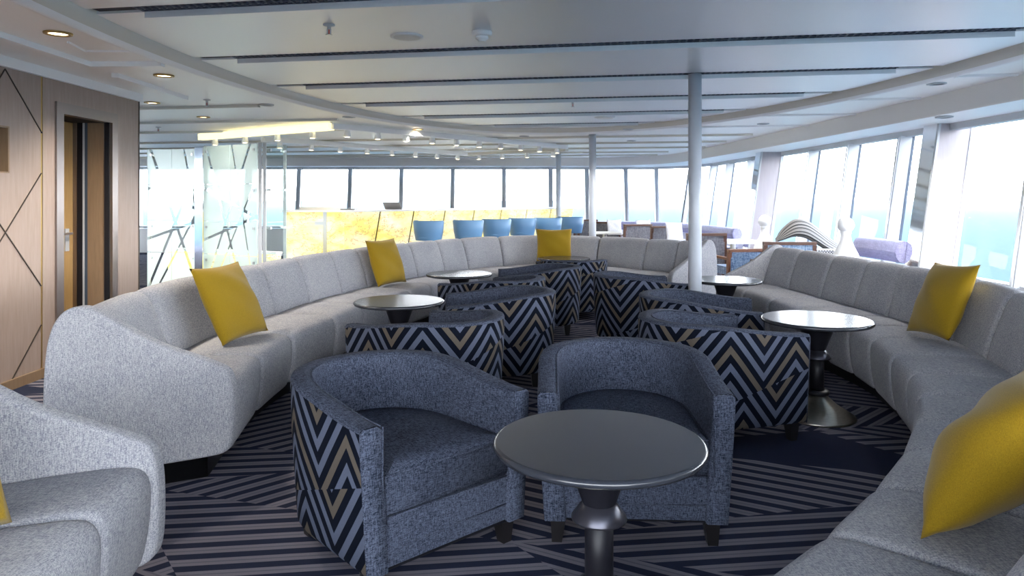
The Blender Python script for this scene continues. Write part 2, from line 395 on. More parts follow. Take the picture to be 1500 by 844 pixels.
# snap nearest outer point to each corner
for c in ((XL, Y0), (XR, Y0), (XR, Y1), (XL, Y1)):
    k = min(range(NO), key=lambda i: (outer[i][0]-c[0])**2+(outer[i][1]-c[1])**2); outer[k] = c
v = [(p.x, max(p.y, Y0), ZL) for p in inner]+[(p[0], p[1], ZL) for p in outer]
f = [(i, (i+1) % NO, NO+(i+1) % NO, NO+i) for i in range(NO)]
mesh('lower_ceiling', v, f, 'lowceil', ceiling)
MB().box((XL, Y0, 2.55), (4.9, 18.2, 2.6)).build('deck_head', 'white', ceiling)
# transverse ribs of the lower ceiling beyond the raft
for s0 in (11.2, 12.5, 13.8, 15.1, 16.2):
    MB().bar((-9.2, s0+SK*9.2 if s0+SK*9.2 < 16.9 else 16.9, ZL-0.012), (3.6 if s0 < 14 else 3.2, s0-SK*3.4, ZL-0.012), 0.06, 0.035).build('ceiling_rib', 'cream', ceiling)
for s0 in (7.45, 8.73, 9.98):
    MB().bar((-9.2, s0+SK*9.2-0.6, ZL-0.012), (-2.6 if s0 < 8 else -2.1, s0+SK*2.6-0.6, ZL-0.012), 0.05, 0.03).build('ceiling_rib', 'cream', ceiling)
# right-hand ribs between raft and bulkhead
for s0 in (4.86, 6.15, 7.45, 8.73, 9.98):
    xo = OC[0]+ORX*math.sqrt(max(0, 1-((s0-0.5-OC[1])/ORY)**2))+0.12
    MB().bar((xo, s0-SK*xo, ZL-0.008), (3.9, s0-SK*3.9, ZL-0.008), 0.05, 0.022).build('ceiling_rib', 'white', ceiling)
# tray edges and hatch on the wall side
def strip(name, pts, w, h, mat):
    g = MB()
    for a, b in zip(pts[:-1], pts[1:]): g.bar((a[0], a[1], ZL-h/2), (b[0], b[1], ZL-h/2), w, h)
    return g.build(name, mat, ceiling)
strip('tray_edge', [(-2.94, -1.5), (-2.97, 4.07), (-2.99, 5.02), (-2.46, 5.0)], 0.05, 0.035, 'white')
strip('tray_edge', [(-3.05, 5.45), (-3.08, 6.7)], 0.05, 0.035, 'white')
strip('hatch_edge', [(-2.72, 4.35), (-2.78, 4.62), (-2.47, 4.62)], 0.012, 0.012, 'white')
# bulkhead and window soffit
BK = [(4.0,-1.6),(3.96,2),(3.95,6),(3.88,10),(3.75,13),(3.6,15),(3.2,16.2),(2.3,16.8),(1,17.0),(-9.4,17.0)]
WH = [(4.6,-1.6),(4.6,2),(4.6,6),(4.6,10),(4.58,13),(4.55,15.6),(4.3,16.8),(3.8,17.6),(1,17.7),(-9.4,17.7)]
bk = catmull(BK[:-1], 6)+[Vector(BK[-1])]; wh = catmull(WH[:-1], 6)+[Vector(WH[-1])]
MB().sheet([[(p.x, p.y, ZL+0.12), (p.x, p.y, 2.10), (p.x+(q.x-p.x)*0.02, p.y+(q.y-p.y)*0.02, 2.085)] for p, q in zip(bk, wh)]).build('bulkhead', 'bulkhead', ceiling, True)
MB().sheet([[(p.x+(q.x-p.x)*0.02, p.y+(q.y-p.y)*0.02, 2.085), (q.x, q.y, 2.08), (q.x+0.05, q.y+0.05, 2.08)] for p, q in zip(bk, wh)]).build('soffit', 'white', ceiling)

# ------------------------------------------------------------------ windows
def bay(n, b0, b1, t0, t1, z0, z1, label, post=True, mw=0.055):
    w = bpy.data.objects.new('window_%d' % n, None); COL.objects.link(w); struct(w, label, 'window')
    B0, B1, T0, T1 = Vector((*b0, z0)), Vector((*b1, z0)), Vector((*t0, z1)), Vector((*t1, z1))
    mid = (b1[0]-b0[0], b1[1]-b0[1]); nn = Vector((mid[1], -mid[0], 0)).normalized()   # outward or inward, only for thickness
    ctr = Vector((0.5, 8, 0)); out = nn if (B0-ctr).dot(nn) > 0 else -nn
    e = 0.004
    v = [B0, B1, T1, T0]; v = v+[p+out*0.008 for p in v]
    mesh('pane', v, [(0,1,2,3),(7,6,5,4),(0,4,5,1),(1,5,6,2),(2,6,7,3),(3,7,4,0)], 'glass', w)
    along = (B1-B0).normalized()
    if post:
        MB().bar(B0-out*0.07, T0-out*0.07, 0.14, mw, up=along).build('mullion', 'whiteframe', w)
        MB().bar(B0+out*0.012, T0+out*0.012, 0.03, mw+0.005, up=along).build('gasket', 'bluegrey', w)
        MB().bar(B0-out*0.146, T0-out*0.146, 0.012, 0.035, up=along).build('mullion_trim', 'steel', w)
    MB().bar(B0-out*0.03, B1-out*0.03, 0.12, 0.05).build('sill', 'whiteframe', w)
    MB().bar(T0-out*0.04+Vector((0,0,0.03)), T1-out*0.04+Vector((0,0,0.03)), 0.10, 0.07).build('blind_cassette', 'whiteframe', w)
    return w
wi = 1
side = [-1.5, -0.2, 1.1, 2.4, 3.6, 4.8, 6.0, 7.3, 8.1, 9.33, 10.56, 11.75, 13.15, 14.4, 15.5]
xs_t = lambda d: 4.56 if d < 11 else 4.56-0.02*(d-11); xs_b = lambda d: xs_t(d)-0.2
for a, b in zip(side[:-1], side[1:]):
    bay(wi, (xs_b(a), a), (xs_b(b), b), (xs_t(a), a), (xs_t(b), b), 0.55, 2.02, 'tall side window with white mullion overlooking the sea', a not in (7.3, 11.75)); wi += 1
cor_b = [(xs_b(15.5), 15.5), (4.0, 16.45), (3.45, 17.05)]; cor_t = [(xs_t(15.5), 15.5), (4.25, 16.7), (3.55, 17.55)]
for k in range(2): bay(wi, cor_b[k], cor_b[k+1], cor_t[k], cor_t[k+1], 0.62, 2.03, 'corner window where side and front windows meet'); wi += 1
fx = [3.55, 2.76, 1.82, 1.03]
fr_ = lambda x: (x*0.985, 17.15); ft_ = lambda x: (x, 17.6)
fronts = [3.55, 2.8, 1.84, 0.95, -0.2, -1.46, -2.72, -3.98, -5.24, -6.5, -7.76, -9.2]
for a, b in zip(fronts[:-1], fronts[1:]):
    bay(wi, fr_(a), fr_(b), ft_(a), ft_(b), 0.62, 2.03, 'raked front window with pale mullion facing the sea', mw=0.10); wi += 1
# walls under the windows, and far wall
g = MB(); P = [(xs_b(d), d) for d in side]+cor_b[1:]+[fr_(f) for f in fronts[1:]]
rows = [[(p[0], p[1], 0), (p[0], p[1], 0.58)] for p in P]
o = MB().sheet(rows).build('wall_front', 'white'); struct(o, 'low white wall under the ring of windows', 'wall')
o = MB().box((-9.5, 6.6, 0), (-9.3, 17.9, 2.4)).build('wall_far', 'white'); struct(o, 'white end wall beyond the bar', 'wall')
# pillars between side windows
def pillar(x0, d0, label, w=0.38, dep=0.26):
    t = thing('window_pillar', label, 'pillar', (0,0,0))
    ln = 0.2*(2.08-0)/1.47
    def quad(xa, xb, ya, yb, mat, name):
        zb, zt = 0.0, 2.085; sh = -0.285
        v = [(xa+sh,ya,zb),(xb+sh,ya,zb),(xb+sh,yb,zb),(xa+sh,yb,zb),(xa,ya,zt),(xb,ya,zt),(xb,yb,zt),(xa,yb,zt)]
        mesh(name, v, [(0,3,2,1),(4,5,6,7),(0,1,5,4),(1,2,6,5),(2,3,7,6),(3,0,4,7)], mat, t)
    quad(x0+0.02, x0+w-0.045, d0, d0+dep, 'pillarwood', 'wood_face')
    quad(x0-0.001, x0+0.022, d0-0.008, d0+0.02, 'whiteframe', 'edge_strip')
    quad(x0+w-0.045, x0+w, d0-0.008, d0+dep, 'whiteframe', 'edge_strip')
    quad(x0-0.004, x0+0.02, d0+0.02, d0+dep, 'mirror', 'mirror_face')
    return t
pillar(4.36, 7.25, 'grey wood pillar with mirrored side leaning between windows, behind the grey sofa with velvet cushions')
pillar(4.13, 11.75, 'grey wood pillar between far side windows, behind the white lamp and blue chair')

# ------------------------------------------------------------------ left wall, door, niche
WX = -3.45; ZW = 2.21
wp = lambda x, y: ((WX-CX*0)*0+WX, -WX*F/(CX-x), H+(HY-y)*(-WX*F/(CX-x))/F)
wl_ = bpy.data.objects.new('wall_left', None); COL.objects.link(wl_); struct(wl_, 'pinkish brown wood panelled wall with diagonal inlay lines', 'wall')
N0, N1, NZ0, NZ1 = 4.52, 4.87, 1.49, 1.81; DJ = 5.21; D0, D1, DZ = 5.36, 6.19, 2.05; WE = 6.56
def wb_(y0, y1, z0, z1, mat='panelwood', name='wall_panel', x0=WX-0.12, x1=WX): MB().box((x0, y0, z0), (x1, y1, z1)).build(name, mat, wl_)
wb_(-1.6, N0, 0.0, ZW); wb_(N1, DJ-0.012, 0, ZW); wb_(N0, N1, 0, NZ0); wb_(N0, N1, NZ1, ZW)
wb_(DJ+0.012, D0, 0, ZW); wb_(D1, WE, 0, ZW, x0=WX-0.35); wb_(D0, D1, DZ, ZW)
wb_(DJ-0.012, DJ+0.012, 0, ZW, 'brass', 'joint_strip', WX-0.12, WX-0.004)
wb_(WE-0.004, WE+0.012, 0, ZW, 'inlay', 'corner_strip', WX-0.35, WX+0.004)
wb_(N0, N1, NZ0, NZ1, 'inlay', 'niche_back', WX-0.2, WX-0.12)
for a, b, c, d in ((N0-0.001, N0+0.012, NZ0, NZ1), (N1-0.012, N1+0.001, NZ0, NZ1), (N0, N1, NZ0, NZ0+0.01), (N0, N1, NZ1-0.01, NZ1)):
    wb_(a, b, c, d, 'revealwood', 'niche_lining', WX-0.19, WX+0.002)
for p, q in (((7,101),(61,195)), ((7,101),(-12,132)), ((60,254),(-14,376)), ((-12,312),(60,419)), ((60,476),(14,562)), ((-30,480),(-14,376))):
    a, b = wp(*p), wp(*q); MB().bar((WX, a[1], a[2]), (WX, b[1], b[2]), 0.006, 0.012, up=(1,0,0)).build('inlay_line', 'inlay', wl_)
o = MB().box((WX, -1.6, 0.0), (WX+0.018, DJ, 0.07)).box((WX, DJ, 0.0), (WX+0.018, D0-0.02, 0.07)).build('baseboard_left', 'revealwood'); struct(o, 'brown wooden baseboard', 'baseboard')
o = MB().box((WX-0.3, -1.6, ZW), (WX+0.03, WE+0.02, ZL)).build('trim_1', 'white'); struct(o, 'white cornice strip above the wood wall', 'trim')
door = bpy.data.objects.new('door_1', None); COL.objects.link(door); struct(door, 'oak door set back in a brushed metal door frame', 'door')
fw = 0.085
DI = D1-fw
MB().box((WX-0.06, D0, 0), (WX+0.015, D0+fw, DZ)).build('frame_post', 'doorframe', door)
MB().box((WX-0.06, DI, 0), (WX+0.015, D1, DZ)).build('frame_post', 'doorframe', door)
MB().box((WX-0.06, D0+fw, DZ-fw), (WX+0.015, DI, DZ)).build('frame_head', 'doorframe', door)
MB().box((WX-0.20, DI, 0), (WX-0.06, D1, DZ-fw)).build('reveal', 'revealwood', door)
MB().box((WX-0.36, D0-0.3, DZ-fw), (WX-0.06, D1, DZ-fw+0.03)).build('reveal_head', 'black', door)
MB().box((WX-0.05, DI-0.012, 0), (WX-0.01, DI-0.001, DZ-fw)).build('gasket', 'black', door)
leaf = MB().box((WX-0.36, D0-0.3, 0.01), (WX-0.32, D1, DZ-fw-0.002)).build('door_leaf', 'oak', door)
for k, (a, b, mt) in enumerate(((0.20, 0.225, 'bluegrey'), (0.225, 0.24, 'whiteframe'), (0.24, 0.285, 'black'), (0.285, 0.32, 'doorframe'))):
    MB().box((WX-b, DI-0.004*k, 0), (WX-a, D1, DZ-fw)).build('inner_jamb', mt, door)
hz = 1.0
hy = DI-0.10
MB().box((WX-0.32, hy-0.025, hz-0.13), (WX-0.31, hy+0.025, hz+0.06)).build('handle_plate', 'whiteframe', leaf)
MB().bar((WX-0.31, hy, hz+0.02), (WX-0.27, hy, hz+0.02), 0.016, 0.016).bar((WX-0.27, hy, hz+0.02), (WX-0.27, hy-0.12, hz+0.02), 0.018, 0.018).build('handle', 'steel', leaf)
MB().box((WX-1.2, 4.6, 0), (WX-0.37, 6.5, 2.2)).build('dark_recess', 'black', door)

# ------------------------------------------------------------------ columns
def column(x, d, zt, label):
    X = (x-CX)/F*d
    t = thing('column', label, 'column', (X, d, 0))
    MB().lathe([(0.054, 0.01), (0.054, zt-0.001)], 28).build('shaft', 'columnpaint', t, True)
    MB().lathe([(0.075, 0.001), (0.075, 0.012), (0.058, 0.02)], 28).build('base_ring', 'steel', t, True)
column(1018, 5.9, ZR, 'round pale grey steel column standing among the tub chairs')
column(868, 10.75, ZL, 'round pale grey steel column right behind the curved sofa back')
column(818, 15.2, ZL, 'slim pale grey column beyond the bar end')

# ------------------------------------------------------------------ ceiling fittings
def downlight(x, y, z, lit, label, r=0.075):
    X, d = at_z(x, y, z)
    t = thing('downlight', label, 'downlight', (X, d, z), group='recessed ceiling downlights')
    MB().lathe([(r*0.72, 0.0), (r*0.74, -0.012), (r, -0.010), (r*1.02, -0.001)], 24, cap=False).build('ring', 'brass' if lit else 'whiteframe', t, True)
    MB().lathe([(r*0.72, -0.004), (r*0.72, -0.003)], 24).build('lens', 'warmlamp' if lit else 'darklens', t)
    L = bpy.data.lights.new('bulb', 'SPOT'); L.energy = LAMP if lit else LAMP*0.7; L.spot_size = 2.4; L.spot_blend = 0.8; L.shadow_soft_size = 0.06  # dark-lensed fittings get an added bulb too, to brighten the room
    L.color = (1, 0.9, 0.75) if lit else (1, 0.96, 0.9)
    lo = bpy.data.objects.new('bulb', L); COL.objects.link(lo); lo.parent = t; lo.location = (0, 0, -0.03)
LAMP = 60
for x, y, z, lit, lb in ((85,48,ZL,1,'lit warm downlight beside the ceiling hatch'), (240,110,ZL,1,'lit warm downlight above the door corner'), (223,150,ZL,1,'small lit downlight beyond the wood wall corner'),
    (390,153,ZL,0,'dark-lensed downlight close to the raft edge over the long sofa'), (298,171,ZL,1,'lit downlight above the glass screen'), (511,171,ZL,0,'dark-lensed downlight between raft edge and yellow beam'),
    (612,189,ZL,1,'lit downlight between raft tip and spotlight beam'), (768,199,ZL,0,'dark-lensed downlight by the soffit corner'), (920,189,ZL,0,'dark-lensed downlight just beyond the raft near a column'),
    (925,206,ZL,0,'dark-lensed downlight over the window tables'), (1118,181,ZL,0,'dark-lensed downlight near the bulkhead above the blue chair'), (1372,122,ZL,0,'dark-lensed downlight between raft edge and bulkhead'),
    (1383,171,2.082,0,'small downlight in the soffit above the pillar')):
    downlight(x, y, z, lit, lb)
def sprinkler(x, y, z, label):
    X, d = at_z(x, y, z); t = thing('sprinkler', label, 'sprinkler', (X, d, z))
    MB().lathe([(0.035, 0.0), (0.035, -0.006), (0.012, -0.012), (0.010, -0.03)], 16).build('rose', 'whiteframe', t, True)
    MB().box((-0.012, -0.004, -0.06), (-0.006, 0.004, -0.025)).box((0.006, -0.004, -0.06), (0.012, 0.004, -0.025)).build('yoke', 'steel', t)
    MB().lathe([(0.004, -0.028), (0.004, -0.058)], 8).build('bulb', 'red', t)
    MB().lathe([(0.020, -0.064), (0.020, -0.060)], 16).build('deflector', 'steel', t)
sprinkler(482, 36, ZR, 'sprinkler head with red bulb beside the round ceiling speaker'); sprinkler(839, 148, ZR, 'sprinkler head hanging from the raft beyond the second slot')
sprinkler(303, 146, ZL, 'sprinkler head on the low ceiling above the glass screen')
sprinkler(232, 186, ZL, 'sprinkler head on the low ceiling beyond the wood wall')
X, d = at_z(596, 53, ZR); t = thing('ceiling_speaker', 'flat round white speaker grille on the ceiling raft beside the smoke detector', 'speaker', (X, d, ZR))
MB().lathe([(0.105, 0), (0.105, -0.006), (0.09, -0.012), (0.085, -0.010)], 32).build('rim', 'white', t, True); MB().lathe([(0.085, -0.011), (0.085, -0.008)], 32).build('grille', 'bulkhead', t)
X, d = at_z(886, 172, ZR); t = thing('ceiling_speaker', 'round white ceiling disc near the far end of the raft', 'speaker', (X, d, ZR))
MB().lathe([(0.13, 0), (0.13, -0.006), (0.11, -0.012)], 32).build('rim', 'white', t, True); MB().lathe([(0.105, -0.014), (0.105, -0.01)], 32).build('grille', 'bulkhead', t)
X, d = at_z(706, 46, ZR); t = thing('smoke_detector', 'white smoke detector dome on the ceiling raft', 'detector', (X, d, ZR))
MB().lathe([(0.062, 0), (0.062, -0.022), (0.055, -0.03)], 28).build('base', 'white', t, True); MB().lathe([(0.038, -0.028), (0.04, -0.045), (0.026, -0.055), (0.024, -0.065)], 24).build('sensor', 'white', t, True)

# ------------------------------------------------------------------ sofas
BACK = [(0.175,0.36),(0.165,0.47),(0.135,0.58),(0.095,0.70),(0.065,0.775),(0.03,0.815),(-0.02,0.825),(-0.065,0.80),(-0.09,0.74),(-0.105,0.60),(-0.115,0.35),(-0.115,0.11),(0.06,0.11)]
SEAT = [(0.10,0.45),(0.30,0.46),(0.48,0.458),(0.565,0.452),(0.61,0.435),(0.632,0.395),(0.636,0.34),(0.63,0.24),(0.612,0.14),(0.59,0.105),(0.10,0.105)]
SEAT = SEAT[::-1]
def section(name, P0, P1, prof, parent, K=17, groove=0.03):
    """P0/P1 functions giving (crest point, front direction) along s in 0..1; prof counter-clockwise (u,z)"""
    lp = smooth_loop([Vector(p) for p in prof], 1); n = len(lp)
    area = sum(lp[i].x*lp[(i+1) % n].y-lp[(i+1) % n].x*lp[i].y for i in range(n))
    if area < 0: lp = lp[::-1]
    rows = []
    for k in range(K):
        s = 0.5-0.5*math.cos(math.pi*k/(K-1)); s = 0.004+0.992*s
        e = abs(2*s-1); ins = 0.008*e**4+0.036*e**30
        ll = inset_loop(lp, ins); c, nd = P0(s)
        rows.append([(c.x+nd.x*p.x, c.y+nd.y*p.x, p.y) for p in ll])
    v = [p for r in rows for p in r]
    f = [(i*n+j, i*n+(j+1) % n, (i+1)*n+(j+1) % n, (i+1)*n+j) for i in range(K-1) for j in range(n)]
    f += [tuple(range(n)), tuple((K-1)*n+j for j in range(n))]
    return mesh(name, v, f, 'sofa', parent, True)
PANEL = [(0.0,0.19),(0,0.40),(0.02,0.49),(0.055,0.525),(0.227,0.606),(0.35,0.665),(0.5,0.772),(0.585,0.836),(0.641,0.85),(0.696,0.829),(0.738,0.755),(0.757,0.64),(0.765,0.45),(0.765,0.10),(0.10,0.10),(0.02,0.115)]
def end_panel(front, back_dir, side_dir, parent, th=0.07, sc=1.0):
    lp = smooth_loop([Vector(p) for p in PANEL], 2); n = len(lp)
    area = sum(lp[i].x*lp[(i+1) % n].y-lp[(i+1) % n].x*lp[i].y for i in range(n))
    if area < 0: lp = lp[::-1]
    rows = []
    for off, ins in ((0, 0.013), (0.003, 0.006), (0.009, 0.0015), (0.016, 0), (th-0.016, 0), (th-0.009, 0.0015), (th-0.003, 0.006), (th, 0.013)):
        rows.append([(front[0]+back_dir[0]*p.x+side_dir[0]*off, front[1]+back_dir[1]*p.x+side_dir[1]*off, p.y) for p in inset_loop(lp, ins)])
    v = [p for r in rows for p in r]; K = len(rows)
    f = [(i*n+j, i*n+(j+1) % n, (i+1)*n+(j+1) % n, (i+1)*n+j) for i in range(K-1) for j in range(n)]
    f += [tuple(range(n)), tuple((K-1)*n+j for j in range(n))]
    return mesh('end_panel', v, f, 'sofa', parent, True)
def sofa(label, crest, dirs, left, start=None, end=None):
    """crest: boundary points; dirs: {index: front direction} overrides; left=+1 if the front lies to the left of the walking direction"""
    t = thing('banquette_sofa', label, 'sofa', (crest[0][0], crest[0][1], 0))
    inv = Matrix.Translation((-crest[0][0], -crest[0][1], 0))
    n = len(crest); P = [Vector(c) for c in crest]; NN = []
    for i in range(n):
        tg = (P[min(i+1, n-1)]-P[max(i-1, 0)]).normalized(); d = Vector((-tg.y, tg.x))*left
        if i in dirs: d = Vector(dirs[i]).normalized()
        NN.append(d)
    dense = catmull(P, 10)
    parts = []
    for i in range(n-1):
        def fn(s, i=i):
            q = s*10; k = min(int(q), 9); c = dense[i*10+k].lerp(dense[i*10+k+1], q-k)
            return c, NN[i].lerp(NN[i+1], s).normalized()
        parts.append(section('backrest_section', fn, None, BACK, t)); parts.append(section('seat_section', fn, None, SEAT, t))
    # dark recessed plinth
    rows = []
    for i in range(0, len(dense)):
        a = i/10; k = min(int(a), n-2); d = NN[k].lerp(NN[k+1], a-k).normalized(); c = dense[i]
        rows.append([(c.x+d.x*u, c.y+d.y*u, z) for u, z in ((-0.07, 0.105), (-0.07, 0.001), (0.5, 0.001), (0.5, 0.105))])
    parts.append(MB().sheet(rows).build('plinth', 'black', t))
    for e in (start, end):
        if e: parts.append(end_panel(*e, t))
    for p in parts: p.data.transform(inv)
    return t
bd = Vector((-0.89, -0.456)).normalized()
pa = bd
sofa('long curved pale grey channelled sofa sweeping round the tub chairs, with three mustard cushions',
     [(-1.885, 3.13), (-2.02, 3.86), (-2.04, 4.62), (-1.93, 5.38), (-1.84, 5.98), (-1.70, 6.54), (-1.555, 7.0), (-1.385, 7.44), (-1.17, 7.9), (-0.91, 8.38), (-0.64, 8.79), (-0.18, 9.24), (0.45, 9.46), (1.15, 9.22), (1.68, 8.70), (1.98, 8.36), (2.26, 8.08)],
     {0: -bd, 1: (0.98, 0.2), 16: (-0.82, -0.57)}, -1,
     ((-1.327, 3.375), bd, (-0.456*0+0.05, 0.07/0.07*0.998)), ((1.72, 7.66), (0.82, 0.57), (-0.57, 0.82)))
sofa('curved pale grey sofa under the pillar windows, with two mustard cushions',
     [(2.70, 7.22), (2.81, 6.85), (2.85, 6.22), (2.89, 5.70), (2.92, 5.24), (2.92, 4.80), (2.86, 4.34), (2.73, 3.82), (2.58, 3.36), (2.38, 2.92), (2.13, 2.5), (1.88, 2.14), (1.58, 1.78), (1.26, 1.44), (0.97, 1.17), (0.70, 0.93)],
     {0: (-1, -0.15)}, -1, ((2.06, 7.13), (1, 0.12), (0.05, 1.0)), None)
sofa('pale grey sofa end with low sweeping arm beside the wood wall',
     [(-1.75, 2.07), (-1.70, 1.70), (-1.62, 1.30), (-1.50, 0.92), (-1.35, 0.58)],
     {0: -bd, 1: (0.89, 0.44), 2: (0.88, 0.47)}, 1, ((-1.174, 2.417), bd, (0.05, -0.998)), None)

# ------------------------------------------------------------------ cushions
def cushion(label, ctr, wdir, updir, size=0.46, th=0.085, seed=0):
    n = 20; rnd = random.Random(seed); ph = [rnd.uniform(0, 6) for _ in range(4)]
    w = Vector(wdir).normalized(); up = Vector(updir); up = (up-w*up.dot(w)).normalized(); nn = w.cross(up)
    v = []; f = []
    for side in (1, -1):
        for i in range(n+1):
            for j in range(n+1):
                a = 2*i/n-1; b = 2*j/n-1
                pin = 1-0.07*(1-abs(a)**2)*(abs(b)**4); pin2 = 1-0.07*(1-abs(b)**2)*(abs(a)**4)
                h = th*((1-a*a)**0.55)*((1-b*b)**0.55)*(1+0.10*math.sin(3*a+ph[0]+2*b)+0.06*math.sin(7*b+5*a+ph[1]))
                v.append(w*(a*size/2*pin2) + up*(b*size/2*pin) + nn*(h*side))
    m_ = (n+1)**2
    for s_ in (0, 1):
        for i in range(n):
            for j in range(n):
                k = s_*m_+i*(n+1)+j; f.append((k, k+1, k+n+2, k+n+1) if s_ else (k, k+n+1, k+n+2, k+1))
    me = bpy.data.meshes.new('cushion'); me.from_pydata([tuple(p) for p in v], [], f)
    bm = bmesh.new(); bm.from_mesh(me); bmesh.ops.remove_doubles(bm, verts=bm.verts, dist=0.0006); bmesh.ops.recalc_face_normals(bm, faces=bm.faces); bm.to_mesh(me); bm.free()
    o = link('cushion', me, 'velvet'); o.location = ctr; tag(o, label, 'cushion', 'mustard velvet cushions')
    return o
cushion('mustard velvet cushion slumped on the long sofa closest to its swooping arm panel', (-1.715, 4.33, 0.69), (0.2, 0.98, 0.0), (-0.46, -0.1, 0.88), 0.49, seed=1)
cushion('mustard velvet cushion upright on the long sofa in front of the onyx bar', (-1.25, 7.06, 0.685), (0.45, 0.89, 0), (-0.30, 0.15, 0.94), 0.47, seed=2)
cushion('mustard velvet cushion on the long sofa below the blue bar stools', (0.54, 9.10, 0.70), (1, -0.02, 0), (0, 0.25, 0.97), 0.46, seed=3)
cushion('mustard velvet cushion on the window sofa in front of the tall pillar', (2.62, 4.33, 0.70), (-0.04, -0.99, 0.06), (0.40, 0.05, 0.90), 0.48, seed=4)
cushion('large crumpled mustard cushion on the window sofa with no pillar behind it', (1.29, 1.87, 0.675), (0.66, 0.75, 0), (0.42, -0.36, 0.83), 0.50, 0.11, seed=5)
cushion('mustard cushion barely showing on the sofa by the wood wall', (-1.425, 1.64, 0.705), (-0.45, -0.89, 0), (-0.35, -0.15, 0.9), 0.44, seed=6)

# ------------------------------------------------------------------ tub chairs
CWD, CDP = 0.37, 0.40
def outline(off, z, N1=7, N2=22):
    """points of the U from one arm front round the back to the other arm front, moved in by off"""
    sc = 0.93+0.07*min(1, max(0, (z-0.10)/0.42)); out = []
    rx, ry = CWD*sc-off, CDP*sc-off
    yf = -0.39
    for i in range(N1): out.append((-rx, yf+(0.0-yf)*i/N1))
    for i in range(N2+1):
        a = math.pi-math.pi*i/N2; out.append((rx*math.cos(a), ry*math.sin(a)))
    for i in range(1, N1+1): out.append((rx, yf*i/N1))
    return out
M_ = len(outline(0, 0.3))
def ztop(k):
    t = abs(2*k/(M_-1)-1); e = max(0, min(1, (1-t)/0.62)); e = e*e*(3-2*e); return 0.585+0.062*e
def chair_proto():
    t = thing('tub_chair', 'x', 'chair')
    # patterned outer shell
    zs = [0.10, 0.12, 0.22, 0.34, 0.46, 1.0]; rows = []; uv = []
    base = outline(0, 0.5); arc = [0]
    for a, b in zip(base[:-1], base[1:]): arc.append(arc[-1]+math.hypot(b[0]-a[0], b[1]-a[1]))
    for z in zs:
        r = []
        for k in range(M_):
            zz = ztop(k)-0.014 if z == 1.0 else z; p = outline(0.012 if z == 0.10 else 0.0, zz)[k]; r.append((p[0], p[1], zz)); uv.append((arc[k], zz))
        rows.append(r)
    mb = MB().sheet(rows); mesh('outer_shell', mb.v, mb.f, 'zigzag', t, True, uv)
    # rim, inner wall, arm fronts
    cols = []
    for k in range(M_):
        zt = ztop(k); c = []
        for off, z in ((0.0, zt-0.014), (0.004, zt-0.004), (0.014, zt), (0.062, zt), (0.074, zt-0.004), (0.080, zt-0.016), (0.084, 0.50), (0.088, 0.38), (0.088, 0.25)):
            p = outline(off, z)[k]; c.append((p[0], p[1], z))
        cols.append(c)
    mb = MB().sheet(cols)
    for k, sg in ((0, -1), (M_-1, 1)):
        zt = ztop(k); lv = [0.10, 0.2, 0.3, 0.4, 0.5, zt-0.014, zt]; rr = []
        for z in lv:
            o0 = 0.014 if z == zt else 0.0; o1 = 0.062 if z == zt else 0.084
            a = outline(o0, z)[k]; b = outline(o1, z)[k]
            rr.append([(a[0], a[1], z), (a[0]*0.97+b[0]*0.03, a[1]-0.008, z), (a[0]*0.08+b[0]*0.92, b[1]-0.008, z), (b[0], b[1]+0.01, z)])
        mb.sheet(rr)
    mb.build('inner_shell', 'tweed', t, True)
    g = MB()
    pts = []
    for k in range(M_):
        p = outline(0.078, 0.6)[k]; pts.append((p[0], p[1], ztop(k)-0.004))
    g.tube(pts, 0.0035, 5)
    for sg in (0, M_-1):
        a = outline(0.080, 0.5)[sg]
        g.tube([(a[0], a[1]-0.008, ztop(sg)-0.004), (a[0], a[1]-0.010, 0.28)], 0.003, 5)
    g.build('piping', 'tweed', t, True)
    # seat cushion
    def dshape(off, z, n=30):
        o_ = outline(0.094+off, 0.5); lo = [p for p in o_]; out = [(p[0], max(p[1], -0.40+off)) for p in lo]
        out = [(p[0], p[1] if p[1] > -0.38 else -0.385+off) for p in out]
        return [(p[0], p[1], z) for p in out]
    levels = [(0.02, 0.272), (0.004, 0.28), (0.0, 0.30), (0.0, 0.385), (0.006, 0.408), (0.022, 0.420), (0.09, 0.430), (0.18, 0.434)]
    mb = MB(); rows = [dshape(o_, z)+[dshape(o_, z)[0]] for o_, z in levels]; mb.sheet(rows); n = len(rows[0])
    mb.f.append(tuple(range((len(rows)-1)*n, len(rows)*n-1))); sc_ = mb.build('seat_cushion', 'tweed', t, True)
    g = MB(); pts = [(p[0], p[1], 0.409) for p in dshape(0.003, 0)]; g.tube(pts, 0.0035, 5, True); g.build('cushion_piping', 'tweed', sc_, True)
    # front rail
    xw = CWD-0.07
    MB().box((-xw, -0.38, 0.165), (xw, -0.30, 0.272)).build('front_rail', 'tweed', t)
    MB().box((-xw, -0.374, 0.10), (xw, -0.28, 0.163)).build('lower_rail', 'tweed', t)
    MB().tube([(-xw, -0.381, 0.166), (xw, -0.381, 0.166)], 0.0035, 5).tube([(-xw, -0.382, 0.271), (xw, -0.382, 0.271)], 0.003, 5).build('rail_seam', 'tweed', sc_, True)
    ob = [(p[0], p[1], 0.104) for p in outline(0.02, 0.1)]
    mesh('bottom', ob, [tuple(range(len(ob)))], 'black', t)
    for sx in (-1, 1):
        for y, b in ((-0.335, -1), (0.22, 1)):
            X = sx*(0.29 if b < 0 else 0.22); v = []
            for z, h in ((0.0, 0.019), (0.104, 0.031)):
                dx = sx*0.006 if z == 0 else 0
                v += [(X+dx-h, y-h, z), (X+dx+h, y-h, z), (X+dx+h, y+h, z), (X+dx-h, y+h, z)]
            mesh('leg', v, [(0,3,2,1),(4,5,6,7),(0,1,5,4),(1,2,6,5),(2,3,7,6),(3,0,4,7)], 'legdark', t)
    return t
